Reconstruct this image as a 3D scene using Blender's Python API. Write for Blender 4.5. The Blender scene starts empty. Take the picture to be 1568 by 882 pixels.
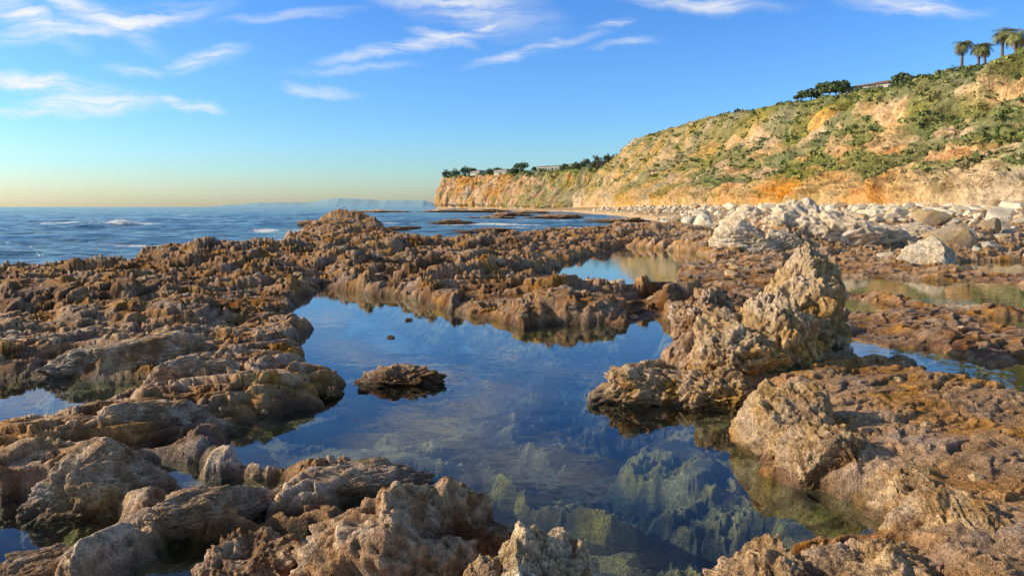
import bpy, bmesh, math, time
import numpy as np
from mathutils import Vector
f4=np.float32
rng=np.random.default_rng(11)
PERM=np.concatenate([rng.permutation(256)]*2).astype(np.int32)
ANG=rng.random(256)*2*np.pi
GX=np.cos(ANG).astype(f4); GY=np.sin(ANG).astype(f4)
R=[rng.random(256).astype(f4) for _ in range(6)]
G3=rng.normal(size=(256,3)); G3/=np.linalg.norm(G3,axis=1)[:,None]; G3=G3.astype(f4)

def sstep(a,b,x):
    t=np.clip((x-a)/(b-a),0,1); return t*t*(3-2*t)
def pn2(x,y,seed=0):
    x=np.asarray(x,f4)+f4(seed*13.37+100); y=np.asarray(y,f4)+f4(seed*7.77+100)
    fx=np.floor(x); fy=np.floor(y); xi=fx.astype(np.int32); yi=fy.astype(np.int32)
    dx=x-fx; dy=y-fy
    u=dx*dx*dx*(dx*(dx*6-15)+10); v=dy*dy*dy*(dy*(dy*6-15)+10)
    a=PERM[xi&255]; b=PERM[(xi+1)&255]
    def g(p,q,ex,ey):
        h=PERM[(p+q)&255]; return GX[h]*ex+GY[h]*ey
    n0=g(a,yi,dx,dy); n1=g(b,yi,dx-1,dy); n2=g(a,yi+1,dx,dy-1); n3=g(b,yi+1,dx-1,dy-1)
    r0=n0+u*(n1-n0); r1=n2+u*(n3-n2)
    return (r0+v*(r1-r0))*f4(1.5)
def fbm2(x,y,o=4,seed=0,gain=.5,ridge=False):
    s=0;a=1.;t=0
    for i in range(o):
        n=pn2(x*2.03**i,y*2.03**i,seed+i)
        if ridge: n=1-2*np.abs(n)
        s=s+a*n;t+=a;a*=gain
    return s/t
def pn3(p,seed=0):
    p=p.astype(f4)+f4(seed*5.31+60)
    fl=np.floor(p); I=fl.astype(np.int32); d=p-fl
    w=d*d*d*(d*(d*6-15)+10)
    out=0
    for i in (0,1):
        for j in (0,1):
            for k in (0,1):
                h=PERM[(PERM[(PERM[(I[:,0]+i)&255]+I[:,1]+j)&255]+I[:,2]+k)&255]
                g=G3[h]
                n=g[:,0]*(d[:,0]-i)+g[:,1]*(d[:,1]-j)+g[:,2]*(d[:,2]-k)
                ww=(w[:,0] if i else 1-w[:,0])*(w[:,1] if j else 1-w[:,1])*(w[:,2] if k else 1-w[:,2])
                out=out+n*ww
    return out*1.5
def fbm3(p,o=4,seed=0,gain=.5,ridge=False):
    s=0;a=1.;t=0
    for i in range(o):
        n=pn3(p*2.03**i,seed+i)
        if ridge: n=1-2*np.abs(n)
        s=s+a*n;t+=a;a*=gain
    return s/t
def crag(x,y,sc,seed=0,tilt=1.5,k=16.,bias=0.):
    x=(x/sc).astype(f4)+f4(seed*9.1); y=(y/sc).astype(f4)+f4(seed*4.7)
    xi=np.floor(x).astype(np.int32); yi=np.floor(y).astype(np.int32)
    A=np.zeros(x.shape,f4); Wt=np.full(x.shape,1e-6,f4)
    for i in (-1,0,1):
        for j in (-1,0,1):
            cx=xi+i; cy=yi+j
            h=PERM[(PERM[cx&255]+cy)&255]
            dx=x-cx-R[0][h]; dy=y-cy-R[1][h]; w=np.exp(-f4(k)*(dx*dx+dy*dy))
            A+=w*(R[2][h]-.5+(dx*(R[3][h]-.5)+dy*(R[4][h]-.5+bias))*tilt); Wt+=w
    return A/Wt
def poly_sd(x,y,P):
    P=np.array(P,f4); d2=np.full(x.shape,1e12,f4); ins=np.zeros(x.shape,bool)
    n=len(P)
    for i in range(n):
        ax,ay=P[i]; bx,by=P[(i+1)%n]
        ex,ey=bx-ax,by-ay
        t=np.clip(((x-ax)*ex+(y-ay)*ey)/(ex*ex+ey*ey+1e-9),0,1)
        d2=np.minimum(d2,(x-ax-t*ex)**2+(y-ay-t*ey)**2)
        c=((ay>y)!=(by>y))&(x<ex*(y-ay)/(ey if abs(ey)>1e-9 else 1e-9)+ax)
        ins^=c
    d=np.sqrt(d2); return np.where(ins,-d,d)
def mix(a,b,t): return a+(b-a)*t
def cmix(a,b,t):
    a=np.asarray(a,f4); b=np.asarray(b,f4); return a+(b-a)*np.asarray(t)[...,None]
WARM=np.array([1.16,.97,.76],f4)

def mesh_obj(name,V,F,col=None,mat=None,smooth=True,parent=None):
    V=np.asarray(V,f4); F=np.asarray(F,np.int32)
    me=bpy.data.meshes.new(name)
    me.vertices.add(len(V)); me.vertices.foreach_set('co',V.ravel())
    k=F.shape[1]
    me.loops.add(F.size); me.loops.foreach_set('vertex_index',F.ravel())
    me.polygons.add(len(F))
    me.polygons.foreach_set('loop_start',np.arange(0,F.size,k,dtype=np.int32))
    me.polygons.foreach_set('use_smooth',np.full(len(F),smooth))
    me.update(calc_edges=True)
    if col is not None:
        a=me.attributes.new('Col','FLOAT_COLOR','POINT')
        c=np.ones((len(V),4),f4); c[:,:col.shape[1]]=col
        if col.shape[1]==3: c[:,3]=0
        a.data.foreach_set('color',c.ravel())
    ob=bpy.data.objects.new(name,me); bpy.context.scene.collection.objects.link(ob)
    if mat: me.materials.append(mat)
    if parent: ob.parent=parent
    return ob
def grid_faces(nr,nc):
    i=np.arange(nr*nc,dtype=np.int32).reshape(nr,nc)
    return np.stack([i[:-1,:-1],i[:-1,1:],i[1:,1:],i[1:,:-1]],-1).reshape(-1,4)

# ---------------------------------------------------------------- materials
def newmat(n):
    m=bpy.data.materials.new(n); m.use_nodes=True; nt=m.node_tree
    b=nt.nodes['Principled BSDF']; return m,nt,b
def N(nt,t,**k):
    n=nt.nodes.new(t)
    for a,v in k.items():
        if a.startswith('i_'): n.inputs[a[2:].replace('_',' ')].default_value=v
        else: setattr(n,a,v)
    return n
def rock_mat(name,s1=14.,s2=60.,bs=.6,bd=.02,point=True,lo=.55,hi=1.45,rough=.85):
    m,nt,b=newmat(name); L=nt.links.new
    at=N(nt,'ShaderNodeAttribute',attribute_name='Col')
    tc=N(nt,'ShaderNodeTexCoord')
    n1=N(nt,'ShaderNodeTexNoise',i_Scale=s1,i_Detail=5.,i_Roughness=.7)
    n2=N(nt,'ShaderNodeTexNoise',i_Scale=s2,i_Detail=3.,i_Roughness=.7)
    n3=N(nt,'ShaderNodeTexNoise',i_Scale=s1*.13,i_Detail=2.)
    for n in (n1,n2,n3): L(tc.outputs['Object'],n.inputs['Vector'])
    mr=N(nt,'ShaderNodeMapRange'); mr.inputs['From Min'].default_value=.3; mr.inputs['From Max'].default_value=.7
    mr.inputs['To Min'].default_value=lo; mr.inputs['To Max'].default_value=hi
    L(n1.outputs['Fac'],mr.inputs['Value'])
    v1=N(nt,'ShaderNodeVectorMath',operation='SCALE'); L(at.outputs['Color'],v1.inputs[0]); L(mr.outputs[0],v1.inputs['Scale'])
    mr2=N(nt,'ShaderNodeMapRange'); mr2.inputs['From Min'].default_value=.35; mr2.inputs['From Max'].default_value=.65
    mr2.inputs['To Min'].default_value=.65; mr2.inputs['To Max'].default_value=1.35
    L(n2.outputs['Fac'],mr2.inputs['Value'])
    v2=N(nt,'ShaderNodeVectorMath',operation='SCALE'); L(v1.outputs[0],v2.inputs[0]); L(mr2.outputs[0],v2.inputs['Scale'])
    hs=N(nt,'ShaderNodeHueSaturation'); L(v2.outputs[0],hs.inputs['Color'])
    mr3=N(nt,'ShaderNodeMapRange'); mr3.inputs['From Min'].default_value=.3; mr3.inputs['From Max'].default_value=.7
    mr3.inputs['To Min'].default_value=.75; mr3.inputs['To Max'].default_value=1.25
    L(n3.outputs['Fac'],mr3.inputs['Value']); L(mr3.outputs[0],hs.inputs['Saturation'])
    last=hs.outputs[0]
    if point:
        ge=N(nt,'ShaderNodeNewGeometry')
        mr4=N(nt,'ShaderNodeMapRange'); mr4.inputs['From Min'].default_value=.42; mr4.inputs['From Max'].default_value=.58  # crevice shade and edge highlights put into the colour by pointiness
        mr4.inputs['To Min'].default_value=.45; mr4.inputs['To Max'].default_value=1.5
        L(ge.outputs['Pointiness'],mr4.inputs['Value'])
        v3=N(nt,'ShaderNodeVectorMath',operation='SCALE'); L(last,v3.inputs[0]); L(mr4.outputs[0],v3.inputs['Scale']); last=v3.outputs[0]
    L(last,b.inputs['Base Color'])
    mrr=N(nt,'ShaderNodeMapRange'); mrr.inputs['To Min'].default_value=rough; mrr.inputs['To Max'].default_value=.32
    L(at.outputs['Alpha'],mrr.inputs['Value']); L(mrr.outputs[0],b.inputs['Roughness'])
    mu=N(nt,'ShaderNodeMath',operation='MULTIPLY_ADD'); mu.inputs[1].default_value=.35; L(n2.outputs['Fac'],mu.inputs[0]); L(n1.outputs['Fac'],mu.inputs[2])
    bp=N(nt,'ShaderNodeBump',i_Strength=bs,i_Distance=bd); L(mu.outputs[0],bp.inputs['Height']); L(bp.outputs[0],b.inputs['Normal'])
    b.inputs['Specular IOR Level'].default_value=.25
    return m
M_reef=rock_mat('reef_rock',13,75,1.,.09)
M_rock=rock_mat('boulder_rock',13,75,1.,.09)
M_cliff=rock_mat('cliff_earth',.35,1.6,.8,1.2,point=False,lo=.6,hi=1.4)
def plain(name,c,rough=.8,var=.3,sc=3.):
    m,nt,b=newmat(name); L=nt.links.new
    n=N(nt,'ShaderNodeTexNoise',i_Scale=sc,i_Detail=4.)
    tc=N(nt,'ShaderNodeTexCoord'); L(tc.outputs['Object'],n.inputs['Vector'])
    r=N(nt,'ShaderNodeValToRGB'); L(n.outputs['Fac'],r.inputs['Fac'])
    r.color_ramp.elements[0].position=.3; r.color_ramp.elements[1].position=.7
    r.color_ramp.elements[0].color=tuple(x*(1-var) for x in c)+(1,); r.color_ramp.elements[1].color=tuple(min(1,x*(1+var)) for x in c)+(1,)
    L(r.outputs[0],b.inputs['Base Color']); b.inputs['Roughness'].default_value=rough
    return m
def leafmat(name):
    m,nt,b=newmat(name); L=nt.links.new
    at=N(nt,'ShaderNodeAttribute',attribute_name='Col'); L(at.outputs['Color'],b.inputs['Base Color'])
    b.inputs['Roughness'].default_value=.7
    return m
M_leaf=leafmat('foliage')
M_bark=plain('bark',(.16,.11,.07),.9,.4,4)
M_wall=plain('stucco',(.5,.45,.38),.9,.1); M_roof=plain('roof_tile',(.25,.14,.09),.8,.2); M_glass=plain('window_glass',(.03,.04,.05),.15,.1)
M_white=plain('white_paint',(.8,.8,.8),.5,.03)

# clear thin water surface: Schlick reflection over a transparent layer (same from either side)
M_pool=bpy.data.materials.new('pool_water'); M_pool.use_nodes=True
nt=M_pool.node_tree; nt.nodes.clear(); L=nt.links.new
out=N(nt,'ShaderNodeOutputMaterial'); tr=N(nt,'ShaderNodeBsdfTransparent'); tr.inputs[0].default_value=(.80,.91,.92,1)
gl=N(nt,'ShaderNodeBsdfGlossy'); gl.inputs['Roughness'].default_value=.015; gl.inputs['Color'].default_value=(1,1,1,1)
mx=N(nt,'ShaderNodeMixShader'); tc=N(nt,'ShaderNodeTexCoord')
no=N(nt,'ShaderNodeTexNoise',i_Scale=3.5,i_Detail=3.); L(tc.outputs['Object'],no.inputs['Vector'])
bp=N(nt,'ShaderNodeBump',i_Strength=.12,i_Distance=.02); L(no.outputs['Fac'],bp.inputs['Height']); L(bp.outputs[0],gl.inputs['Normal'])
ge=N(nt,'ShaderNodeNewGeometry'); dt=N(nt,'ShaderNodeVectorMath',operation='DOT_PRODUCT'); L(ge.outputs['Incoming'],dt.inputs[0]); L(bp.outputs[0],dt.inputs[1])
ab=N(nt,'ShaderNodeMath',operation='ABSOLUTE'); L(dt.outputs['Value'],ab.inputs[0])
s1=N(nt,'ShaderNodeMath',operation='SUBTRACT'); s1.inputs[0].default_value=1.; L(ab.outputs[0],s1.inputs[1])
p5=N(nt,'ShaderNodeMath',operation='POWER'); p5.inputs[1].default_value=5.; L(s1.outputs[0],p5.inputs[0])
ma=N(nt,'ShaderNodeMath',operation='MULTIPLY_ADD',use_clamp=True); ma.inputs[1].default_value=.98; ma.inputs[2].default_value=.02; L(p5.outputs[0],ma.inputs[0])
L(ma.outputs[0],mx.inputs[0]); L(tr.outputs[0],mx.inputs[1]); L(gl.outputs[0],mx.inputs[2]); L(mx.outputs[0],out.inputs[0])
M_sea,nt,b=newmat('sea_water'); L=nt.links.new
at=N(nt,'ShaderNodeAttribute',attribute_name='Col'); tc=N(nt,'ShaderNodeTexCoord')
n1=N(nt,'ShaderNodeTexNoise',i_Scale=1.1,i_Detail=5.,i_Roughness=.65); n2=N(nt,'ShaderNodeTexNoise',i_Scale=.06,i_Detail=5.,i_Roughness=.65)
mp=N(nt,'ShaderNodeMapping'); mp.inputs['Scale'].default_value=(.45,1,1); mp.inputs['Rotation'].default_value=(0,0,.3)
L(tc.outputs['Object'],mp.inputs[0]); L(mp.outputs[0],n1.inputs['Vector']); L(mp.outputs[0],n2.inputs['Vector'])
bp=N(nt,'ShaderNodeBump',i_Strength=1.,i_Distance=.6); L(n1.outputs['Fac'],bp.inputs['Height'])
bp2=N(nt,'ShaderNodeBump',i_Strength=.9,i_Distance=6.); L(n2.outputs['Fac'],bp2.inputs['Height']); L(bp.outputs[0],bp2.inputs['Normal'])
L(bp2.outputs[0],b.inputs['Normal']); b.inputs['IOR'].default_value=1.33
n4=N(nt,'ShaderNodeTexNoise',i_Scale=1.6,i_Detail=6.,i_Roughness=.7); L(tc.outputs['Object'],n4.inputs['Vector'])
ms=N(nt,'ShaderNodeMath',operation='SUBTRACT'); L(at.outputs['Alpha'],ms.inputs[0]); L(n4.outputs['Fac'],ms.inputs[1])
mr=N(nt,'ShaderNodeMapRange'); mr.inputs['From Min'].default_value=-.08; mr.inputs['From Max'].default_value=.12; L(ms.outputs[0],mr.inputs['Value'])
mc=N(nt,'ShaderNodeMix',data_type='RGBA'); mc.inputs['A'].default_value=(.08,.19,.26,1); mc.inputs['B'].default_value=(.82,.82,.80,1)
L(mr.outputs[0],mc.inputs['Factor']); L(mc.outputs['Result'],b.inputs['Base Color'])
mq=N(nt,'ShaderNodeMapRange'); mq.inputs['To Min'].default_value=.14; mq.inputs['To Max'].default_value=.8; L(mr.outputs[0],mq.inputs['Value']); L(mq.outputs[0],b.inputs['Roughness'])

# ---------------------------------------------------------------- plan of the reef (metres)
SEA=-.4
POOLS=[
 [(-4.6,18.2),(-3.3,16.6),(-2.1,15.9),(-1.28,14.0),(-.16,12.8),(.17,12.1),(.73,12.5),(1.92,12.3),(2.58,12.9),(2.8,12.3),(2.5,10.8),(1.9,9.5),(1.5,8.3),(1.6,7.9),(2.1,7.2),(2.5,7.6),(2.6,6.8),(2.0,6.3),(1.9,5.75),(1.85,5.42),(2.05,5.1),(2.32,5.0),(2.35,4.6),(2.15,4.3),(1.62,4.25),(1.4,4.0),(1.2,3.5),(.8,3.0),(.45,3.4),(.3,4.1),(0,4.0),(-.1,4.4),(-.6,4.5),(-1.0,4.4),(-1.15,4.9),(-1.0,5.1),(-.75,5.25),(-.9,5.55),(-1.5,5.5),(-2.15,5.65),(-2.4,6.2),(-2.4,6.9),(-1.95,7.4),(-1.85,8.3),(-2.5,8.8),(-2.8,10.0),(-3.3,10.8),(-3.2,12.0),(-3.9,12.6),(-4.6,15.7)],
 [(1.9,26),(3.2,30),(4.6,33),(5.6,37),(8.2,31),(7.4,27),(5.4,24),(4.1,18.2),(3.1,16.5),(2.3,16.3),(1.4,17.8),(.9,20.7)],
 [(8.7,21),(12.8,19.3),(13.0,15.5),(10.3,13.7),(8.4,14.6),(7.9,18)],
 [(15,26.5),(21,27),(20,20),(14,21)],
 [(4.3,11.3),(4.9,11.4),(5.4,9.9),(4.5,9.4)],
 [(5.2,10.2),(5.9,10.3),(6.0,8.9),(5.3,9.0)],
 [(4.9,8.8),(6.6,9.3),(6.8,7.0),(5.1,6.9)],
 [(8.0,13.2),(9.6,13.0),(9.4,11.6),(8.2,11.9)],
 [(6.2,15.5),(7.4,15.8),(7.3,14.2),(6.4,14.0)],
 [(-6.2,8.5),(-3.9,8.5),(-3.6,7.6),(-4.1,6.5),(-5.0,5.9),(-6.0,6.0)],
 [(-3.9,5.1),(-2.9,5.0),(-2.4,4.3),(-2.3,3.0),(-3.9,3.0)],
 [(-2.75,5.7),(-2.3,5.7),(-2.3,4.9),(-2.75,4.9)],
 [(-2.3,5.3),(-1.6,5.35),(-1.6,4.6),(-2.2,4.5)],
 [(-2.0,4.3),(-1.2,4.5),(-1.0,3.9),(-1.3,3.2),(-2.0,3.2)],
 [(-13,17.5),(-10.5,18),(-10.5,16.2),(-12.5,15.5)],
]
REEF=[(-60,-8),(-35,10),(-17,18.5),(-14.5,24),(-14.6,31),(-12.5,36),(-16,55),(-22,78),(-19,86),(-14,80),(-9,54),(-6.7,45),(-3.5,43),(1.9,52),(6.8,62),(16,85),(25,128),(29,200),(29,336),(8,500),(-60,830),(-100,895),(-105,930),(300,1200),(600,900),(600,-8)]
MOUNDS=[(-2.9,5.0,.6,.4,30,.30),(-1.35,5.2,.6,.17,25,.20),(-2.05,4.2,.7,.2,35,.20),(-3.3,5.9,1.0,.28,25,.26),(-2.5,6.9,.7,.3,30,.30),
 (-4.6,9.1,1.3,.3,22,.36),(-3.1,8.1,.6,.4,40,.30),(-5.9,5.3,1.0,.3,20,.20),(-3.4,4.0,.5,.2,30,.10),(-1.3,3.9,.4,.3,20,.15),
 (-5.8,12,2.0,1.1,20,.5),(-8,14,3,1.3,10,.6),(-8,20,3,1.5,0,.72),(-10,26,4,1.8,5,.8),(-5.2,22,2.4,1.6,-10,.7),(-1.4,18.3,1.7,1.3,0,.7),(.8,15.0,1.3,.9,-15,.42),(-.8,21.0,1.3,2.2,0,.65),
 (-6,30,5,2.5,0,.85),(-1,31,3,2.5,0,.75),(-13,55,3,10,10,1.0),(-18,80,4.5,4,0,1.6),(-12,66,2.5,6,0,1.0),(-9,42,3,3,0,.9),(8.2,23.5,2,1.5,0,.4),(6.6,20,.9,2,0,.35),(9.5,27,3,1.6,0,.5),(2.9,11.3,.6,.8,0,.5),(4,13,.8,1,0,.3),(4.5,41,5,3,0,.75),(9,50,6,3,0,.85),(14,36,6,4,0,.7),(12,33,4,2.5,0,1.2),(22,45,8,5,0,1.1),(2,43,6,2,0,.55)]
CA,SA=math.cos(.6),math.sin(.6)
def ground(x,y):
    x=x.astype(f4); y=y.astype(f4)
    wx=x+fbm2(x/.9,y/.9,4,3)*.26; wy=y+fbm2(x/.9,y/.9,4,23)*.26
    sd=np.full(x.shape,1e3,f4)
    for P in POOLS: sd=np.minimum(sd,poly_sd(wx,wy,P))
    rx=x+fbm2(x/6,y/6,4,5)*2.2; ry=y+fbm2(x/6,y/6,4,15)*2.2
    se=-poly_sd(rx,ry,REEF)
    left=sstep(-.6,-1.4,x)*sstep(12,9,y)
    plat=sstep(2.05,2.3,x+pn2(x*2,y*2,31)*.10)*sstep(9.0,7.4,y+pn2(x,y,32)*.5)
    rough=1-.30*left-.78*plat
    far=sstep(9,16,y)
    us=(x*CA+y*SA); vs=(-x*SA+y*CA)
    w=fbm2(us/1.5,vs/1.5,3,41)*.30
    strat=1-2*np.abs(pn2(us/2.1,(vs+w)/.5,42)); strat2=1-2*np.abs(pn2(us/.9,(vs+w)/.21,43))
    wv=vs+w*.6; wu=us
    fs=1+.5*far
    c0=crag(wu/1.6,wv,.95,1,2.0,10,-.3); c1=crag(wu/1.6/fs,wv/fs,.42,2,2.2,13,-.3); c2=crag(wu/1.7,wv,.18,3,2.2,16,-.2); c3=crag(wu/1.4,wv,.075,4,2.4,20)
    fb=fbm2(x/2.6,y/2.6,4,61,ridge=True)
    det=fbm2(us/.5,(vs+w*.3)/.24,6,71,.58,ridge=True)
    fine=.055*c2+.032*c3+.042*det
    z=.10+.06*far+ rough*(.12*fb+(.13+.12*far)*c0+(.12+.05*far)*c1)+ (.35+.65*rough)*fine
    z=z+left*(.09*strat+.05*strat2)
    z=z+plat*(.15+.04*pn2(x/.9,y/.9,77)+.02*np.abs(pn2(x/.12,y/.05,78)))
    mz=np.full(x.shape,-1.,f4)
    for (mx_,my_,ra,rb,ro,h) in MOUNDS:
        c,s=math.cos(math.radians(ro)),math.sin(math.radians(ro))
        ddx=wx-mx_; ddy=wy-my_
        r=np.sqrt(((ddx*c+ddy*s)/ra)**2+((-ddx*s+ddy*c)/rb)**2)
        mz=np.maximum(mz,h*(1-sstep(.2,1.4,r))-.03)
    z=np.maximum(z,mz+rough*((.12+.05*far)*c1+.16*c0*far)+fine*(1+.4*far)-.02)
    tl=z+.20*vs+.05*us+.05*fbm2(us/.8,vs/.8,3,65); st=.085*(1+.8*far)
    q=tl/st; fl_=np.floor(q); fr_=q-fl_; tz=(fl_+sstep(.4,.95,fr_))*st
    z=z+(tz-tl)*(.9-.5*plat)*sstep(60,30,y)
    fl=sstep(3.9,5,x)*sstep(7,9,y)*sstep(32,22,y)
    z=mix(z,.03+.055*c1+.05*c2+.03*det+.12*sstep(.35,.9,fb),fl*.94)
    be=sstep(22,52,x)*1.5*sstep(20,60,y)+sstep(80,110,y)*.35*sstep(0,6,se)
    bl=sstep(80,100,y)
    z=mix(z,.15+.05*c0+be,bl)+be*(1-bl)
    z=np.maximum(z,.02+.02*c3+.015*c2)
    lump=fbm2(x/.34,y/.34,5,81,.62)
    bed=-.14-.32*sstep(0,1.2,-sd)+.15*lump+.12*c1+.03*c3
    bed=bed+.24*sstep(.0,.35,pn2(x/.7,y/.7,88))*sstep(9.5,6,y)
    bed=np.minimum(bed,-.04-.03*np.abs(det))
    m=sstep(-.04,.12,sd)
    z0=mix(bed,z*mix(.5,1,sstep(0,.4,sd)),m)
    ms=sstep(-1.0,1.4,se)
    z1=mix(-1.6,z0,ms)
    return z1,sd,se,left,plat,c1,c2,lump,m,bl
ys=[2.0]
while ys[-1]<620:
    y=ys[-1]; ys.append(y*(1+(.0028 if y<14 else .0042 if y<60 else .009 if y<130 else .016)))
ys=np.array(ys,f4); cs=np.linspace(-.80,.80,1240).astype(f4)
cs=np.concatenate([np.linspace(-1.6,-.805,60),cs,np.linspace(.805,1.6,60)]).astype(f4)
Y,S=np.meshgrid(ys,cs,indexing='ij'); X=S*Y
z,sd,se,left,plat,c1,c2,lump,m,bl=ground(X,Y)
la=np.clip(z,0,1)*sstep(70,50,Y)*sstep(0,.1,z)
ox=pn2(X/.5,z*9,91)*.03*sstep(0,.1,la); oy=pn2(Y/.5,z*9,92)*.03*sstep(0,.1,la)
n1=fbm2(X/1.3,Y/1.3,4,101); n2=fbm2(X/.35,Y/.35,4,102); n3=fbm2(X/5,Y/5,3,103)
col=cmix((.22,.125,.068),(.50,.33,.19),sstep(-.5,.35,n1+n2*.5+c2*.5))
col=cmix(col,(.74,.62,.48),(sstep(.02,.45,n2+.5*n3+.4*c1)*(.25+.45*left)))
col=cmix(col,np.array((.50,.35,.21))*(1+.35*n1[...,None]),plat*.7)
col=cmix(col,(.52,.43,.31),sstep(20,34,Y)*sstep(5,11,X)*.5)
col=cmix(col,(.46,.27,.13),sstep(.1,.45,pn2(X/1.7,Y/1.7,110))*.25*(1-bl))
col=col*(1-.18*sstep(9,14,Y)*sstep(7,4,X))[...,None]
col=cmix(col,(.46,.36,.23),bl)
col=col*WARM
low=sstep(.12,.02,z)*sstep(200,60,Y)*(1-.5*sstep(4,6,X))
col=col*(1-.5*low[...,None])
bedc=cmix((.012,.035,.05),(.23,.18,.045),sstep(-.40,-.13,z+.08*n2+.05*c2))  # deep bed darker and bluer: light absorbed by water, put into the colour
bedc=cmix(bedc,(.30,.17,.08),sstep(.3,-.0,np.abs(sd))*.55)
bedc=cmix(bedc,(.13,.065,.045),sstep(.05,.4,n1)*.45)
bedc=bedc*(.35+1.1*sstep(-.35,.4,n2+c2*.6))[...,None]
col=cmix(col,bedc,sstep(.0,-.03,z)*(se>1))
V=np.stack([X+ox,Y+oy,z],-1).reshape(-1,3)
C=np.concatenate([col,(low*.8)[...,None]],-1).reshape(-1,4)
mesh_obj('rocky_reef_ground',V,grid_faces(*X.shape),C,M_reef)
wp=[(-12.8,1.2),(-14,17),(-13,22),(-12.5,29),(-8,35),(-4,39),(3,46),(9,53),(20,60),(30,40),(34,20),(20,1.2)][::-1]
bm=bmesh.new(); vs=[bm.verts.new((a,b_,0)) for a,b_ in wp]; fc=bm.faces.new(vs); fc.normal_update()
if fc.normal.z<0: fc.normal_flip()
me=bpy.data.meshes.new('tide_pool_water'); bm.to_mesh(me)
o=bpy.data.objects.new('tide_pool_water',me); bpy.context.scene.collection.objects.link(o); me.materials.append(M_pool)

# sea
ys=[12.]
while ys[-1]<40000: ys.append(ys[-1]*(1.007 if ys[-1]<400 else 1.014))
ys=np.array(ys,f4); cs=np.linspace(-1.7,1.0,900).astype(f4)
Y,S=np.meshgrid(ys,cs,indexing='ij'); X=S*Y
fade=np.clip(110/Y,.0,1)
wz=(.26*pn2(X/7,Y/3.2,200)+.14*pn2(X/3,Y/1.4,201))*fade+.45*pn2(X/30,Y/11,202)*np.clip(300/Y,0,1)
near=Y<420; se=np.full(X.shape,-99.,f4)
xx,yy=X[near],Y[near]
se[near]=-poly_sd(xx+fbm2(xx/6,yy/6,4,5)*2.2,yy+fbm2(xx/6,yy/6,4,15)*2.2,REEF)
wz=wz*sstep(0,-6,se)
foam=.75*sstep(-3.2,0,se)*sstep(-.6,.3,pn2(X/6,Y/4,210))*sstep(20,45,Y)
for (bx,by,rx_,ry_,st) in [(-54,96,9,2.4,1.1),(-48,90,4,1.8,.95),(-38,62,5,1.2,.85),(-3,100,7,2.5,.95),(-30,130,16,2.6,.85),(20,160,9,5,.95),(23,220,7,12,.9),(2,82,6,2.2,.9),(-22,105,8,2.6,.9),(10,130,8,4,.9),(-60,140,14,3,.85),(-90,220,20,5,.8),(-24,74,2.5,3,.9)]:
    r=((X-bx+pn2(X/5,Y/5,211)*3)/rx_)**2+((Y-by+pn2(X/6,Y/6,212)*1.5)/ry_)**2
    foam=np.maximum(foam,st*np.exp(-r*.7)); wz=wz+.7*np.exp(-r)*(by>88)*(bx<-40)*(by<100)
foam=np.maximum(foam,.60*sstep(.45,.8,pn2(X/9,Y/2.5,214))*sstep(600,100,Y))
C=np.zeros(X.shape+(4,),f4); C[...,3]=foam
mesh_obj('sea',np.stack([X,Y,SEA+wz],-1).reshape(-1,3),grid_faces(*X.shape),C.reshape(-1,4),M_sea)

# ---------------------------------------------------------------- boulders
ICO={}
def ico(sub):
    if sub not in ICO:
        bm=bmesh.new(); bmesh.ops.create_icosphere(bm,subdivisions=sub,radius=1)
        v=np.array([q.co[:] for q in bm.verts],f4); fc=np.array([[q.index for q in p.verts] for p in bm.faces],np.int32); bm.free(); ICO[sub]=(v,fc)
    return ICO[sub]
def crag3(p,seed,k=12.,tilt=1.6):
    fl=np.floor(p); I=fl.astype(np.int32); A=0; Wt=1e-6
    for i in (-1,0,1):
        for j in (-1,0,1):
            for l in (-1,0,1):
                h=PERM[(PERM[(PERM[(I[:,0]+i+seed)&255]+I[:,1]+j)&255]+I[:,2]+l)&255]
                d0=p[:,0]-I[:,0]-i-R[0][h]; d1=p[:,1]-I[:,1]-j-R[1][h]; d2=p[:,2]-I[:,2]-l-R[5][h]
                w=np.exp(-k*(d0*d0+d1*d1+d2*d2))
                g=G3[h]; A=A+w*(R[2][h]-.5+(g[:,0]*d0+g[:,1]*d1+g[:,2]*d2)*tilt*.6); Wt=Wt+w
    return A/Wt
def rock_shape(sub,seed,rough=.5,planes=9):
    v,fc=ico(sub); r=np.random.default_rng(seed)
    p=v*(1+.26*pn3(v*1.2,seed)[:,None])
    for _ in range(planes+5):
        n=r.normal(size=3); n/=np.linalg.norm(n); dd=r.uniform(.5,.88)
        e=np.maximum(0,p@n-dd); p=p-e[:,None]*n*.94
    if rough>0:
        if sub>5:
            q=p+.10*np.stack([pn3(p*2,seed+5),pn3(p*2,seed+6),pn3(p*2,seed+7)],-1)
            t=r.normal(size=3)*.35+np.array([0,0,1]); t/=np.linalg.norm(t)
            b_=(q@t)*6+.6*pn3(q*2,seed+8); bf=b_-np.floor(b_)
            dsp=rough*(.14*crag3(q*2.0,seed)+.08*crag3(q*4.5,seed+1)+.042*crag3(q*10,seed+2,16)+.022*crag3(q*22,seed+3,18)+.03*(sstep(.1,.5,bf)-sstep(.8,1,bf))+.055*(fbm3(q*3,6,seed+1,.56,True)-.3))
        else: dsp=rough*.15*(fbm3(p*2.1,2,seed+1,.6,True)-.3)
        p=p+v*dsp[:,None]
    return p.astype(f4),fc
def rockcol(p,w,c1,c2,c3,seed):
    n=fbm3(w*2.2,4,seed+20); n2=fbm3(w*7,3,seed+30)
    c=cmix(c1,c2,sstep(-.45,.3,n)); c=cmix(c,c3,sstep(-.05,.4,n2+.5*(w[:,2]-.2))*.65)
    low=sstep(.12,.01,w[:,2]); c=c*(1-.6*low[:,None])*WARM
    return np.concatenate([c,low[:,None]*.8],-1)
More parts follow.
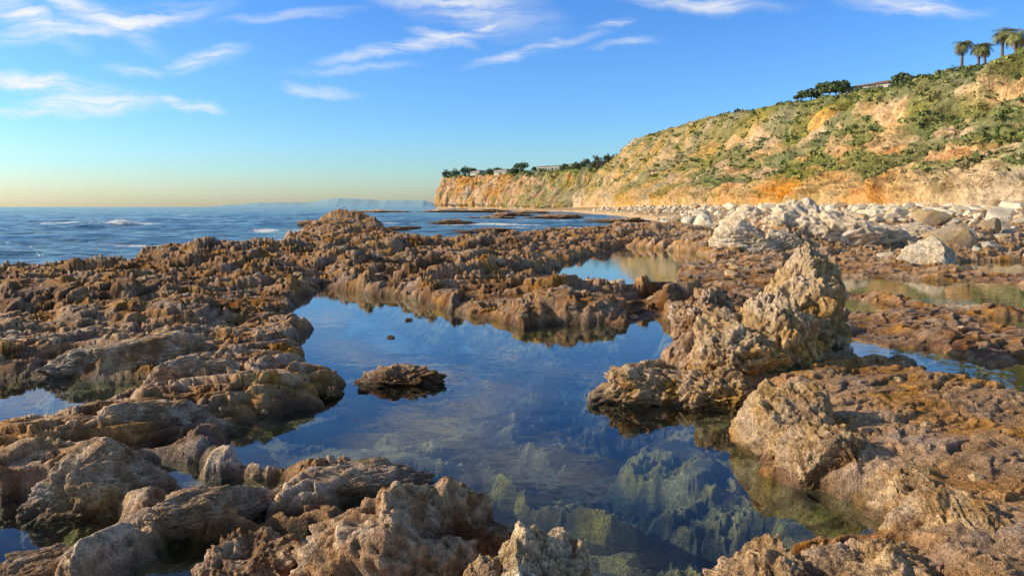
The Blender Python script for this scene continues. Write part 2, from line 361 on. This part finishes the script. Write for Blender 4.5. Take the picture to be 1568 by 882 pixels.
TAN=((.28,.18,.09),(.53,.38,.21),(.70,.57,.38)); DRK=((.19,.11,.062),(.41,.265,.15),(.72,.61,.48)); PAL=((.50,.44,.35),(.66,.60,.50),(.76,.72,.63))
def rock(name,loc,dim,rot=0,seed=1,pal=TAN,sub=7,rough=.6,planes=9,tilt=(0,0)):
    p,fc=rock_shape(sub,seed,rough,planes)
    w=p*np.array(dim,f4)
    for ax,a in ((0,tilt[0]),(1,tilt[1]),(2,rot)):
        a=math.radians(a); c,s=math.cos(a),math.sin(a); i,j=[(1,2),(2,0),(0,1)][ax]
        wi=w[:,i]*c-w[:,j]*s; wj=w[:,i]*s+w[:,j]*c; w[:,i]=wi; w[:,j]=wj
    wl=w+np.array(loc,f4)
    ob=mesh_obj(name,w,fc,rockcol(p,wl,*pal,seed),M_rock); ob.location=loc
    return ob
rock('jagged_rock',(1.55,7.8,-.02),(.72,.42,.42),15,3,TAN,rough=1.15)
rock('jagged_rock',(2.05,7.5,.0),(.54,.45,.44),40,4,TAN,rough=1.15)
rock('jagged_rock',(2.45,8.2,.1),(.68,.6,.64),30,5,TAN,rough=1.15)
rock('jagged_rock',(2.95,8.6,.15),(.62,.55,.78),60,25,TAN,rough=1.15)
rock('jagged_rock',(3.4,9.0,.15),(.62,.55,.80),10,6,TAN,rough=1.15)
rock('tall_jagged_rock',(3.62,9.5,.5),(.58,.5,1.02),-10,7,TAN,rough=.95,tilt=(0,8))
rock('jagged_rock',(2.75,10.9,.1),(.42,.6,.55),0,8,DRK,rough=1.2)
rock('jagged_rock',(3.1,11.8,.15),(.42,.5,.75),0,28,DRK,rough=1.2)
rock('shelf_rock',(2.27,5.9,.0),(.42,.52,.58),8,9,TAN,rough=.6,planes=12)
rock('shelf_rock',(2.3,5.35,-.02),(.32,.4,.42),30,10,TAN,rough=.8)
rock('shelf_rock',(2.55,4.75,.0),(.32,.6,.42),5,11,TAN,rough=.7)
rock('shelf_rock',(2.5,4.1,.0),(.36,.5,.38),-5,22,TAN,rough=.7)
rock('foreground_rock',(-.42,3.8,-.04),(.66,.52,.60),15,12,DRK,rough=1.05)
rock('foreground_rock',(-.84,3.9,-.06),(.4,.35,.38),-20,13,DRK,rough=1.05)
rock('foreground_rock',(.2,3.35,.0),(.36,.36,.60),20,14,((.40,.31,.20),(.60,.50,.36),(.76,.70,.58)),rough=.75)
rock('foreground_rock',(-.1,3.35,.0),(.3,.3,.45),70,15,TAN,rough=.9)
rock('foreground_rock',(.55,3.05,.0),(.25,.25,.32),10,16,PAL,rough=.8)
rock('foreground_rock',(1.35,3.75,-.05),(.40,.3,.30),0,17,TAN,rough=1.)
rock('foreground_rock',(1.95,3.7,-.02),(.5,.4,.38),0,18,TAN,rough=1.)
rock('foreground_rock',(-1.4,3.8,-.03),(.38,.3,.34),0,19,DRK,rough=1.1)
LED=((.28,.19,.12),(.54,.41,.28),(.76,.67,.55))
rock('ledge_rock',(-2.75,4.95,.03),(.55,.34,.38),30,61,LED,rough=.55)
rock('ledge_rock',(-1.15,5.15,-.02),(.58,.2,.25),22,62,LED,rough=.8)
rock('ledge_rock',(-1.95,4.6,-.02),(.62,.2,.25),35,63,LED,rough=.8)
rock('ledge_rock',(-2.5,3.95,-.02),(.5,.2,.20),30,64,LED,rough=.8)
rock('ledge_rock',(-4.6,8.9,.05),(1.25,.34,.38),20,65,LED,rough=.7)
rock('ledge_rock',(-3.3,7.75,.05),(.5,.34,.36),40,66,LED,rough=.8)
rock('ledge_rock',(-3.1,6.25,.03),(.9,.28,.28),28,67,LED,rough=.9)
rock('pool_islet_rock',(-1.3,8.35,-.05),(.56,.26,.23),-12,21,DRK,rough=1.4)
for i,(a,b_,s) in enumerate([(-2.25,7.5,.15),(-1.95,7.75,.14),(-1.82,12.9,.06),(-1.85,11.2,.05),(-1.62,7.95,.05)]):
    rock('pool_stone',(a,b_,.0),(s*1.3,s,s*.8),i*40,30+i,DRK,sub=6,rough=1.2)
for i,(a,b_,zz,dx,dy,dz) in enumerate([(9.6,30.5,.5,1.35,1.0,.85),(11.3,31,.3,1.0,.9,.7),(12.3,33,.7,1.9,1.5,1.3),(13.6,33.5,1.0,1.9,1.5,1.6),(14.6,32.5,.5,1.9,1.4,1.4),(15.5,34,.5,2.2,1.6,1.3),(11.6,35,.9,1.6,1.5,1.2),(17.5,35,.4,2.0,1.5,1.0),(20,38,.5,2.4,1.5,1.0)]):
    rock('pale_boulder',(a,b_,zz),(dx,dy,dz),i*37,50+i,PAL,sub=6,rough=.85)
rock('pale_boulder',(14.3,24.8,.3),(1.25,.9,.70),10,70,PAL,sub=6,rough=.6)
for i,(a,b_,w,h) in enumerate([(-8.7,103,4,.6),(-52,300,14,1.5),(-14,340,16,1.3),(0,190,6,.9),(8,150,7,.8),(-24,90,3,.7),(-30,330,20,1.2),(6,260,9,1.2),(-11,75,2.5,.5),(-2,66,3,.6),(16,110,6,.8),(14,180,7,.9),(-4,140,5,.7)]):
    rock('offshore_rock',(a,b_,SEA),(w,w*.5,h),0,80+i,DRK,sub=6,rough=1.5)
def joined(name,items,mat,smooth=True):
    Vs=[];Fs=[];Cs=[];o=0
    for v,fc,c in items:
        Vs.append(v);Fs.append(fc+o);Cs.append(c);o+=len(v)
    return mesh_obj(name,np.concatenate(Vs),np.concatenate(Fs),np.concatenate(Cs),mat,smooth)
shapes=[rock_shape(3,300+i,.35,12) for i in range(16)]
bxs=[];
while len(bxs)<3000:
    yy=rng.uniform(28,300) if rng.random()<.4 else rng.uniform(28,110)
    xx=rng.uniform(14,62)
    if xx/yy>.85 : continue
    if rng.random()>.2+.8*min(1,max(0,(xx-26)/14)) : continue
    bxs.append((xx,yy))
bxs=np.array(bxs,f4)
gz=ground(bxs[:,0],bxs[:,1])[0]
items=[]
for (xx,yy),g in zip(bxs,gz):
    s=min(1.2,.12+.22*rng.lognormal(0,.65)); v,fc=shapes[rng.integers(16)]
    a=rng.uniform(0,6.28); c,sn=math.cos(a),math.sin(a)
    w=v*np.array([s*rng.uniform(.9,1.6),s,s*rng.uniform(.55,1.)],f4)
    w=np.stack([w[:,0]*c-w[:,1]*sn+xx,w[:,0]*sn+w[:,1]*c+yy,w[:,2]+g+s*.15],-1)
    t=rng.uniform(.7,1.2); cc=np.array([.66,.56,.40])*t if rng.random()<.7 else np.array([.48,.34,.19])*t
    items.append((w.astype(f4),fc,np.tile(cc.astype(f4),(len(v),1))))
joined('beach_boulders',items,M_rock,False)
bs=rng.uniform([-7,3.5],[9,26],(420,2)).astype(f4); G=ground(bs[:,0],bs[:,1])
items=[]
for (xx,yy),g,sdd in zip(bs,G[0],G[1]):
    if g<.02 or abs(xx)/yy>.85: continue
    s=.02+.025*rng.lognormal(0,.6); s*=min(2,.6+yy/16); v,fc=shapes[rng.integers(16)]
    a=rng.uniform(0,6.28); c,sn=math.cos(a),math.sin(a); w=v*np.array([s*1.3,s,s*.7],f4)
    w=np.stack([w[:,0]*c-w[:,1]*sn+xx,w[:,0]*sn+w[:,1]*c+yy,w[:,2]+g],-1)
    cc=np.array([.48,.34,.19])*rng.uniform(.6,1.4)
    items.append((w.astype(f4),fc,np.tile(cc.astype(f4),(len(v),1))))
joined('loose_stones',items,M_rock,False)

# ---------------------------------------------------------------- hillside
def clump(center,r,n,c0,flat=.8,leaf=.25):
    d=rng.normal(size=(n,3)); d/=np.linalg.norm(d,axis=1)[:,None]; rad=rng.uniform(.55,1.05,n)[:,None]
    p=d*rad*np.array([r,r,r*flat])+center
    a=rng.normal(size=(n,3)); a/=np.linalg.norm(a,axis=1)[:,None]; b_=np.cross(a,rng.normal(size=(n,3))); b_/=np.linalg.norm(b_,axis=1)[:,None]
    s=(leaf*rng.uniform(.6,1.4,n))[:,None]
    v=np.stack([p-a*s-b_*s*.6,p+a*s-b_*s*.5,p+a*s*.8+b_*s*.6,p-a*s*.9+b_*s*.5],1).reshape(-1,3)
    fc=np.arange(4*n).reshape(-1,4)
    c=np.repeat(np.array(c0)[None,:]*rng.uniform(.6,1.4,n)[:,None],4,0)
    return v.astype(f4),fc,c.astype(f4)
ntt=400
sy=np.concatenate([np.geomspace(42,500,700),np.linspace(502,600,80)]).astype(f4); tt=np.linspace(0,1.9,ntt).astype(f4)
SY,TT=np.meshgrid(sy,tt,indexing='ij')
Hc=np.interp(SY,[40,143,182,251,354,495,520,600],[27,28.5,30.5,35.5,44,49,46,10]).astype(f4)
xb=np.interp(SY,[40,120,300,500,600],[50,54,50,42,70]).astype(f4)+3*pn2(SY/35,SY*0,300)
xc=np.interp(SY,[40,400,500,600],[100,100,95,115]).astype(f4)
t1=np.clip(TT,0,1)
steep=sstep(420,230,SY)
prA=np.interp(t1,[0,.05,.36,.61,.85,1],[0,.08,.48,.72,.92,1]).astype(f4)
prB=np.interp(t1,[0,.04,.12,.45,.72,.80,.88,1],[0,.09,.13,.38,.62,.80,.93,1]).astype(f4)
pr=mix(prA,prB,steep)
hx=xb+(xc-xb)*TT+np.maximum(TT-1,0)*60
hz=.8+Hc*pr+np.maximum(TT-1,0)*6
gul=fbm2(SY/26+TT*1.2,TT*1.6+5,4,310,.55,ridge=True); gul2=fbm2(SY/7+TT*3,TT*5,4,320,.6,ridge=True)
env=sstep(0,.08,TT)*sstep(1.25,.9,TT)
hx=hx+env*((gul-.2)*-6.5-(gul2-.2)*2.6); hz=hz+env*((gul-.2)*2.2+(gul2-.2)*1.4)+sstep(.9,1,TT)*pn2(SY/30,TT,340)*.8
hy=SY+env*pn2(SY/9,TT*8,330)*1.5
g1=fbm2(SY/30,TT*4,4,350); g2=fbm2(SY/8,TT*12,4,351)
grass=(.25,.20,.072); green=(.13,.17,.042); earth=(.62,.385,.18); orange=(.60,.29,.11)
hc=cmix(grass,(.43,.31,.14),sstep(-.2,.5,g2))
eb=sstep(.60,.70,TT)*sstep(.93,.84,TT)*sstep(330,240,SY)*sstep(-.3,.1,g1+.15)
eb=np.maximum(eb,sstep(.04,.01,TT)+0*TT)
eb=np.maximum(eb,sstep(.12,.0,TT)*sstep(-.2,.2,g2+.2)*.8)
eb=np.maximum(eb,sstep(.1,.45,gul2-.15+g1*.8)*sstep(.95,.8,TT)*.7)
hc=cmix(hc,earth,eb)
ob_=sstep(210,150,SY)*sstep(85,105,SY)+.4*sstep(300,230,SY)
hc=cmix(hc,orange,np.clip(ob_*sstep(-.1,.3,g1+.35*pn2(SY/22,TT*3,355))*sstep(.55,.3,TT),0,1)*.8)
gm=np.maximum(sstep(.78,.85,TT)*sstep(1.05,.98,TT)*sstep(350,300,SY)*sstep(-.5,-.2,g1+.1),
   sstep(-.03,.2,fbm2(SY/18-TT*5,TT*3.5+SY/40,3,360)+.12)*sstep(.10,.22,TT)*sstep(1.1,1,TT))
gm=np.maximum(gm,sstep(1,1.04,TT)*.6)
gm=gm*mix(.55,1,sstep(330,180,SY))
hc=cmix(hc,green,gm*.8)
HV=np.stack([hx,hy,hz],-1)
mesh_obj('coastal_hillside',HV.reshape(-1,3),grid_faces(*SY.shape)[:,::-1],hc.reshape(-1,3),M_cliff)
idx=np.argwhere((gm>.4)&(SY<520))
pick=idx[rng.choice(len(idx),10000)]
items=[]
for i,j in pick:
    r=rng.uniform(.3,.85)*(1+SY[i,j]/500); t=rng.uniform(.6,1.4)
    cc=np.array([.13,.17,.042] if rng.random()<.55 else [.26,.25,.07])*t
    items.append(clump(HV[i,j]+np.array([0,0,r*.1]),r,13,cc,.5,.34*r))
idx=np.argwhere((TT<1.0)&(TT>.06)&(SY<520)); pick=idx[rng.choice(len(idx),3500)]
for i,j in pick:
    r=rng.uniform(.2,.6); items.append(clump(HV[i,j]+np.array([0,0,r*.2]),r,8,np.array([.23,.19,.07])*rng.uniform(.6,1.2),.6,.4*r))
joined('hillside_scrub',items,M_leaf,False)
path=np.array([(-30,1040),(-80,960),(-96,905),(-70,850),(-40,800),(10,690),(45,610),(80,575),(170,560)],f4)
seg=np.r_[0,np.cumsum(np.hypot(*np.diff(path,axis=0).T))]
ss=np.linspace(0,seg[-1],700); px=np.interp(ss,seg,path[:,0]); py=np.interp(ss,seg,path[:,1])
k=np.ones(41)/41; px=np.convolve(np.pad(px,20,'edge'),k,'valid'); py=np.convolve(np.pad(py,20,'edge'),k,'valid')
tx=np.gradient(px); ty=np.gradient(py); l=np.hypot(tx,ty); nx=-ty/l; ny=tx/l
tt=np.concatenate([np.linspace(0,1.05,150),np.linspace(1.1,6,30)]).astype(f4)
S2,T2=np.meshgrid(ss.astype(f4),tt,indexing='ij')
wd=np.interp(S2,[0,200,330,420,560,700],[12,12,16,30,50,50])
hh=np.interp(S2,[0,160,420,560,700],[37,38,36,37,40])
t1=np.clip(T2,0,1); pr=mix(np.interp(t1,[0,.12,.3,1],[0,.2,.5,1]),np.interp(t1,[0,.5,.8,1],[0,.35,.6,1]),sstep(300,450,S2))
off=wd*T2; gl=fbm2(S2/14,T2*1.2,5,400,.6,ridge=True); ev=sstep(0,.1,T2)*sstep(1.6,.95,T2)
off=off-ev*(gl-.2)*9; hz2=.2+hh*pr+ev*2*pn2(S2/10,T2*6,410)+np.maximum(T2-1,0)*.6
HX=px[:,None]+nx[:,None]*off; HY=py[:,None]+ny[:,None]*off
q=fbm2(S2/16,T2*5,4,420); st=fbm2(S2/5,T2*1.5,4,421)
c=cmix((.60,.38,.18),(.50,.25,.10),sstep(-.3,.4,st)); c=cmix(c,(.33,.26,.10),sstep(.0,.3,q+sstep(300,450,S2)*.5-.1)); c=cmix(c,(.14,.18,.05),sstep(.93,1.0,T2)); c=cmix(c,(.18,.19,.06),sstep(.1,.4,q)*sstep(.3,.9,T2)*.8)
HV2=np.stack([HX,HY,hz2],-1)
mesh_obj('headland_cliff',HV2.reshape(-1,3),grid_faces(*S2.shape)[:,::-1],c.reshape(-1,3),M_cliff)

# ---------------------------------------------------------------- trees
def tube(pts,rad,n=8):
    pts=np.array(pts,float); V=[];F=[]
    for i,p in enumerate(pts):
        d=pts[min(i+1,len(pts)-1)]-pts[max(i-1,0)]; d/=np.linalg.norm(d)
        a=np.cross(d,[0.3,1,0.1]); a/=np.linalg.norm(a); b_=np.cross(d,a)
        for k_ in range(n):
            t=2*np.pi*k_/n; V.append(p+(a*math.cos(t)+b_*math.sin(t))*rad[i])
    for i in range(len(pts)-1):
        for k_ in range(n): F.append((i*n+k_,i*n+(k_+1)%n,(i+1)*n+(k_+1)%n,(i+1)*n+k_))
    return np.array(V,f4),np.array(F)
def empty(name,loc):
    e=bpy.data.objects.new(name,None); e.location=loc; bpy.context.scene.collection.objects.link(e); return e
def tree(name,loc,h,wr,flat=.7,c0=(.10,.135,.05),nb=9,lq=90,low=.45):
    e=empty(name,loc); items=[];lim=[]
    bend=rng.normal(0,.06*h,2)
    top=np.array([bend[0],bend[1],h*.5])
    v,fc=tube([(0,0,-.5),(bend[0]*.4,bend[1]*.4,h*.3),top],[.05*h,.04*h,.028*h]); lim.append((v,fc,np.zeros((len(v),3),f4)))
    for i in range(nb):
        a=2*np.pi*i/nb+rng.uniform(-.3,.3); r=wr*rng.uniform(.2,.75); c=np.array([math.cos(a)*r,math.sin(a)*r,h*rng.uniform(low,.85)])
        v,fc=tube([top*.8,(top+c)/2+[0,0,-.03*h],c],[.022*h,.014*h,.006*h],6); lim.append((v,fc,np.zeros((len(v),3),f4)))
        items.append(clump(c,wr*rng.uniform(.28,.45),lq,np.array(c0)*rng.uniform(.7,1.4),flat,.07*wr+.08))
    items.append(clump(np.array([0,0,h*.85]),wr*.45,lq,c0,flat,.07*wr+.08))
    o=joined('trunk_and_limbs',lim,M_bark); o.parent=e
    o=joined('crown',items,M_leaf,False); o.parent=e
def palm(name,loc,h,fr=3.,tone=1.):  # last argument scales the frond colour
    e=empty(name,loc); lx=rng.uniform(-.4,.4)
    pts=[(0,0,-1),(lx*.2,0,h*.3),(lx*.6,0,h*.7),(lx,0,h)]
    v,fc=tube(pts,[.42,.33,.28,.34]); o=mesh_obj('trunk',v,fc,None,M_bark); o.parent=e
    items=[]
    for i in range(44):
        a=i*2.399; up=rng.uniform(-.5,1.25); L_=fr*rng.uniform(.8,1.1)
        d=np.array([math.cos(a),math.sin(a),0]); sd_=np.array([-d[1],d[0],0]); P=[]
        el=up; p=np.array([lx,0,h])
        for k_ in range(9):
            P.append(p.copy()); p=p+(d*math.cos(el)+np.array([0,0,math.sin(el)]))*L_/8; el-=.24
        V=[];F=[]
        for k_ in range(8):
            for s_ in (-1,1):
                for q_ in (0,.5):
                    b0=P[k_]*(1-q_)+P[k_+1]*q_; ln=L_*.22*(math.sin(math.pi*(k_+1+q_)/9.6)+.15); f_=(P[k_+1]-P[k_])
                    tip=b0+sd_*s_*ln+f_*.7-np.array([0,0,ln*.45]); n0=len(V)
                    V+= [b0,b0+f_*.35,tip+f_*.1,tip]; F.append((n0,n0+1,n0+2,n0+3))
        cc=np.array([.19,.20,.065])*rng.uniform(.6,1.3)*tone if up>-.2 else np.array([.28,.20,.09])*tone
        items.append((np.array(V,f4),np.array(F),np.tile(cc.astype(f4),(len(V),1))))
    o=joined('fronds',items,M_leaf,False); o.parent=e
def hill_ray(ray,t=1.03):
    j=int(np.argmin(abs(TT[0]-t))); r=HV[:700,j,0]/HV[:700,j,1]; i=int(np.argmin(abs(r-ray))); return HV[i,j].astype(float)
for ray,h,fr in ((.618,7.2,2.9),(.637,7.4,2.7),(.670,8.2,3.1),(.648,6.6,2.6)):
    p=hill_ray(ray,1.05); palm('palm_tree',tuple(p),h,fr)
p=hill_ray(.690,.93); palm('palm_tree',tuple(p),2.6,3.0,1.6)
for ray,h,wr in ((.408,4.6,3.6),(.432,5.8,4.2),(.45,5.0,3.8),(.395,3.4,2.8),(.535,4.6,3.6),(.548,4.0,3.2),(.56,2.8,2.4),(.365,1.6,2.2),(.475,2.6,2.2)):
    tree('coastal_tree',tuple(hill_ray(ray,1.03)),h,wr,.6)
items=[]
for ray in np.concatenate([rng.uniform(.52,.72,200),rng.uniform(.38,.72,90)]):
    p=hill_ray(ray,rng.uniform(.93,1.12)); r=rng.uniform(.5,1.3)
    items.append(clump(p+np.array([0,0,r*.3]),r,70,np.array([.11,.14,.045])*rng.uniform(.6,1.6),.7,.16))
joined('crest_shrubs',items,M_leaf,False)
def house(name,loc,w,d,h,rot):
    e=empty(name,loc); e.rotation_euler[2]=rot
    def box(n,c,s,m):
        bm=bmesh.new(); bmesh.ops.create_cube(bm,size=1)
        for v in bm.verts: v.co=Vector((v.co.x*s[0]+c[0],v.co.y*s[1]+c[1],v.co.z*s[2]+c[2]))
        me=bpy.data.meshes.new(n); bm.to_mesh(me); bm.free(); me.materials.append(m); o=bpy.data.objects.new(n,me); bpy.context.scene.collection.objects.link(o); o.parent=e
    box('walls',(0,0,h/2-.5),(w,d,h+1),M_wall)
    V=np.array([(-w/2-.6,-d/2-.6,h+.01),(w/2+.6,-d/2-.6,h+.01),(w/2+.6,d/2+.6,h+.01),(-w/2-.6,d/2+.6,h+.01),(-w/4,0,h+1.3),(w/4,0,h+1.3)],f4)
    me=bpy.data.meshes.new('roof'); me.from_pydata([tuple(map(float,a)) for a in V],[],[(0,1,5,4),(1,2,5),(2,3,4,5),(3,0,4),(3,2,1,0)]); me.materials.append(M_roof)
    o=bpy.data.objects.new('roof',me); bpy.context.scene.collection.objects.link(o); o.parent=e
    nw=int(w//3)
    for i in range(nw):
        xx=-w/2+(i+.5)*w/nw; box('window_%d'%i,(xx,-d/2-.03,h*.55),(w/nw*.6,.1,h*.45),M_glass)
for ray,w in ((.485,13),(.512,11)):
    house('hilltop_house',tuple(hill_ray(ray,1.08)),w,7,2.6,-1.0)
def head_at(ray,t=1.05):
    j=int(np.argmin(abs(tt-t))); r=HV2[:,j,0]/HV2[:,j,1]; m_=np.arange(700)>150; i=int(np.argmin(abs(r-ray)+(~m_)*9)); return HV2[i,j].astype(float)
for ray,h,wr in ((-.09,8,7),(-.078,9,7.5),(-.064,10,8),(-.055,8,6),(-.02,7,6),(-.03,5,6),(.006,9,7),(.015,8,7),(.03,5,5),(.072,6,5),(.1,7,6),(.115,10,6),(.13,10,6),(.142,10,7),(.155,12,7),(.088,5,5)):
    tree('headland_tree',tuple(head_at(ray,rng.uniform(1.0,1.2))),h,wr,.9,lq=60,low=.25)
for ray,w in ((.045,24),(.062,20),(-.01,22),(.085,18),(.122,20),(-.045,18)):
    house('headland_house',tuple(head_at(ray,1.35)),w,12,4.,-.9)
items=[]
for ray in rng.uniform(-.1,.19,320):
    p=head_at(ray,rng.uniform(.9,1.3)); r=rng.uniform(1,2.8); items.append(clump(p+np.array([0,0,r*.3]),r,30,np.array([.11,.145,.05])*rng.uniform(.7,1.5),.7,.5))
joined('headland_shrubs',items,M_leaf,False)

xs=np.linspace(-9600,-1800,300); pf=np.interp((xs/20000),[-.43,-.39,-.34,-.29,-.26,-.235,-.20,-.16,-.12,-.1],[-30,60,130,120,170,270,210,170,210,60])+60*fbm2(xs/700,xs*0,4,500)
pf=np.maximum(pf,-20)
Vm=np.stack([np.stack([xs,np.full_like(xs,19500),np.full_like(xs,-40)],-1),np.stack([xs*1.01,np.full_like(xs,20000),pf*.55],-1),np.stack([xs*1.03,np.full_like(xs,20600),pf],-1),np.stack([xs*1.05,np.full_like(xs,22500),np.full_like(xs,-40)],-1)],0)
mesh_obj('distant_island',Vm.reshape(-1,3),grid_faces(4,300),None,plain('hazy_island',(.29,.46,.51),1,.05,.001))  # distance haze put into the island's pale blue base colour
e=empty('sailboat',(-258/1120*1300,1300,SEA))
V=[(-4,0,1.2),(-3.5,-1.2,1.2),(3,-1,1.3),(4.5,0,1.5),(3,1,1.3),(-3.5,1.2,1.2),(-3,0,-.3),(3,0,-.3)]
me=bpy.data.meshes.new('hull'); me.from_pydata(V,[],[(0,1,2,3,4,5),(0,6,1),(1,6,7,2),(2,7,3),(3,7,4),(4,7,6,5),(5,6,0)]); me.materials.append(M_white); o=bpy.data.objects.new('hull',me); bpy.context.scene.collection.objects.link(o); o.parent=e
me=bpy.data.meshes.new('sail'); me.from_pydata([(0,0,1.5),(-3.2,.3,2),(0,0,10)],[],[(0,1,2)]); me.materials.append(M_white); o=bpy.data.objects.new('sail',me); bpy.context.scene.collection.objects.link(o); o.parent=e

# ---------------------------------------------------------------- light and sky
AZ,EL=math.radians(-90),math.radians(25)
sc=bpy.context.scene
sd_=bpy.data.lights.new('sun','SUN'); sd_.energy=5.; sd_.angle=math.radians(.5); sd_.color=(1,.84,.60)
so=bpy.data.objects.new('sun',sd_); sc.collection.objects.link(so)
dirv=Vector((math.sin(AZ)*math.cos(EL),math.cos(AZ)*math.cos(EL),math.sin(EL)))
so.rotation_euler=dirv.to_track_quat('Z','Y').to_euler(); so.location=(-30,0,30)
W=bpy.data.worlds.new('World'); sc.world=W; W.use_nodes=True; nt=W.node_tree; L=nt.links.new
W.cycles.sampling_method='MANUAL'; W.cycles.sample_map_resolution=256
bg=nt.nodes['Background']; sky=N(nt,'ShaderNodeTexSky'); sky.sky_type='NISHITA'; sky.sun_disc=False
sky.sun_elevation=EL; sky.sun_rotation=AZ; sky.air_density=1.0; sky.dust_density=1.0; sky.ozone_density=2.5
bg.inputs['Strength'].default_value=.12
tc=N(nt,'ShaderNodeTexCoord'); sp=N(nt,'ShaderNodeSeparateXYZ'); L(tc.outputs['Generated'],sp.inputs[0])
my=N(nt,'ShaderNodeMath',operation='MAXIMUM'); my.inputs[1].default_value=.03; L(sp.outputs['Y'],my.inputs[0])
da=N(nt,'ShaderNodeMath',operation='DIVIDE'); L(sp.outputs['X'],da.inputs[0]); L(my.outputs[0],da.inputs[1])
db=N(nt,'ShaderNodeMath',operation='DIVIDE'); L(sp.outputs['Z'],db.inputs[0]); L(my.outputs[0],db.inputs[1])
cb=N(nt,'ShaderNodeCombineXYZ'); L(da.outputs[0],cb.inputs[0]); L(db.outputs[0],cb.inputs[1])
wn=N(nt,'ShaderNodeTexNoise',i_Scale=7.,i_Detail=4.,i_Roughness=.6); L(cb.outputs[0],wn.inputs['Vector'])
sb=N(nt,'ShaderNodeVectorMath',operation='SUBTRACT'); L(wn.outputs['Color'],sb.inputs[0]); sb.inputs[1].default_value=(.5,.5,.5)
sl=N(nt,'ShaderNodeVectorMath',operation='MULTIPLY'); L(sb.outputs[0],sl.inputs[0]); sl.inputs[1].default_value=(.10,.05,0)
pw=N(nt,'ShaderNodeVectorMath',operation='ADD'); L(cb.outputs[0],pw.inputs[0]); L(sl.outputs[0],pw.inputs[1])
CL=[(-.55,.252,.17,.013,8,1),(-.66,.262,.08,.015,-35,1),(-.60,.275,.14,.011,-25,.8),(-.64,.169,.12,.009,-5,1),(-.575,.142,.11,.012,3,1),(-.68,.13,.08,.006,0,.9),(-.445,.143,.05,.005,-14,1),(-.41,.203,.06,.008,8,.8),(-.52,.19,.06,.007,0,.5),
 (-.14,.22,.13,.007,12,1),(-.10,.232,.05,.006,-15,.8),(-.0375,.247,.04,.004,15,.9),(.028,.216,.09,.0055,15,.9),(-.267,.157,.06,.006,-3,.7),(.255,.283,.12,.009,-5,.8),(.55,.275,.10,.009,0,.8),(.15,.225,.05,.004,5,.5),(.13,.252,.03,.004,10,.5),(-.3,.262,.10,.006,6,.5),(-.22,.185,.09,.005,4,.35),
 (-.12,.31,.18,.03,-20,1.),(.03,.36,.15,.03,10,.9),(-.28,.42,.2,.04,15,.9),(.1,.5,.2,.05,20,.7)]
acc=None
for a,b_,l_,t_,an,st in CL:
    mp=N(nt,'ShaderNodeMapping',vector_type='TEXTURE'); L(pw.outputs[0],mp.inputs[0])
    mp.inputs['Location'].default_value=(a,b_,0); mp.inputs['Rotation'].default_value=(0,0,math.radians(an)); mp.inputs['Scale'].default_value=(l_,t_*1.6,1)
    ln=N(nt,'ShaderNodeVectorMath',operation='LENGTH'); L(mp.outputs[0],ln.inputs[0])
    mr=N(nt,'ShaderNodeMapRange',interpolation_type='SMOOTHSTEP'); mr.inputs['From Min'].default_value=0; mr.inputs['From Max'].default_value=1.3; mr.inputs['To Min'].default_value=st; mr.inputs['To Max'].default_value=0
    L(ln.outputs['Value'],mr.inputs['Value'])
    if acc is None: acc=mr.outputs[0]
    else:
        mm=N(nt,'ShaderNodeMath',operation='MAXIMUM'); L(acc,mm.inputs[0]); L(mr.outputs[0],mm.inputs[1]); acc=mm.outputs[0]
fm=N(nt,'ShaderNodeMapping'); fm.inputs['Scale'].default_value=(9,70,1); fm.inputs['Rotation'].default_value=(0,0,-.2); L(pw.outputs[0],fm.inputs[0])
fn=N(nt,'ShaderNodeTexNoise',i_Scale=1.,i_Detail=6.,i_Roughness=.65); L(fm.outputs[0],fn.inputs['Vector'])
fr=N(nt,'ShaderNodeMapRange'); fr.inputs['From Min'].default_value=.33; fr.inputs['From Max'].default_value=.60; L(fn.outputs['Fac'],fr.inputs['Value'])
cm=N(nt,'ShaderNodeMath',operation='MULTIPLY'); L(acc,cm.inputs[0]); L(fr.outputs[0],cm.inputs[1])
gm_=N(nt,'ShaderNodeValToRGB'); L(sp.outputs['Z'],gm_.inputs['Fac'])
el=gm_.color_ramp.elements; el[0].position=0; el[0].color=(1.45,1.5,1.45,1); el[1].position=.55; el[1].color=(1.05,1.02,1.0,1)
for p_,c_ in ((.05,(1.0,1.42,1.65)),(.12,(.75,1.28,1.85)),(.28,(.56,1.1,1.85))):
    q_=el.new(p_); q_.color=c_+(1,)
mt=N(nt,'ShaderNodeMix',data_type='RGBA',blend_type='MULTIPLY'); mt.inputs['Factor'].default_value=1; L(sky.outputs[0],mt.inputs['A']); L(gm_.outputs[0],mt.inputs['B'])
mc=N(nt,'ShaderNodeMix',data_type='RGBA'); L(cm.outputs[0],mc.inputs['Factor']); L(mt.outputs['Result'],mc.inputs['A']); mc.inputs['B'].default_value=(8,8,7.8,1)
L(mc.outputs['Result'],bg.inputs['Color'])
# ---------------------------------------------------------------- camera
cam=bpy.data.cameras.new('camera'); co=bpy.data.objects.new('camera',cam); sc.collection.objects.link(co)
co.location=(0,0,2); co.rotation_euler=(math.radians(90),0,0)
cam.sensor_width=36; cam.lens=25.7; cam.shift_y=-.079; cam.clip_end=100000; cam.clip_start=.05
sc.camera=co
sc.view_settings.view_transform='Standard'; sc.view_settings.look='None'; sc.view_settings.exposure=0
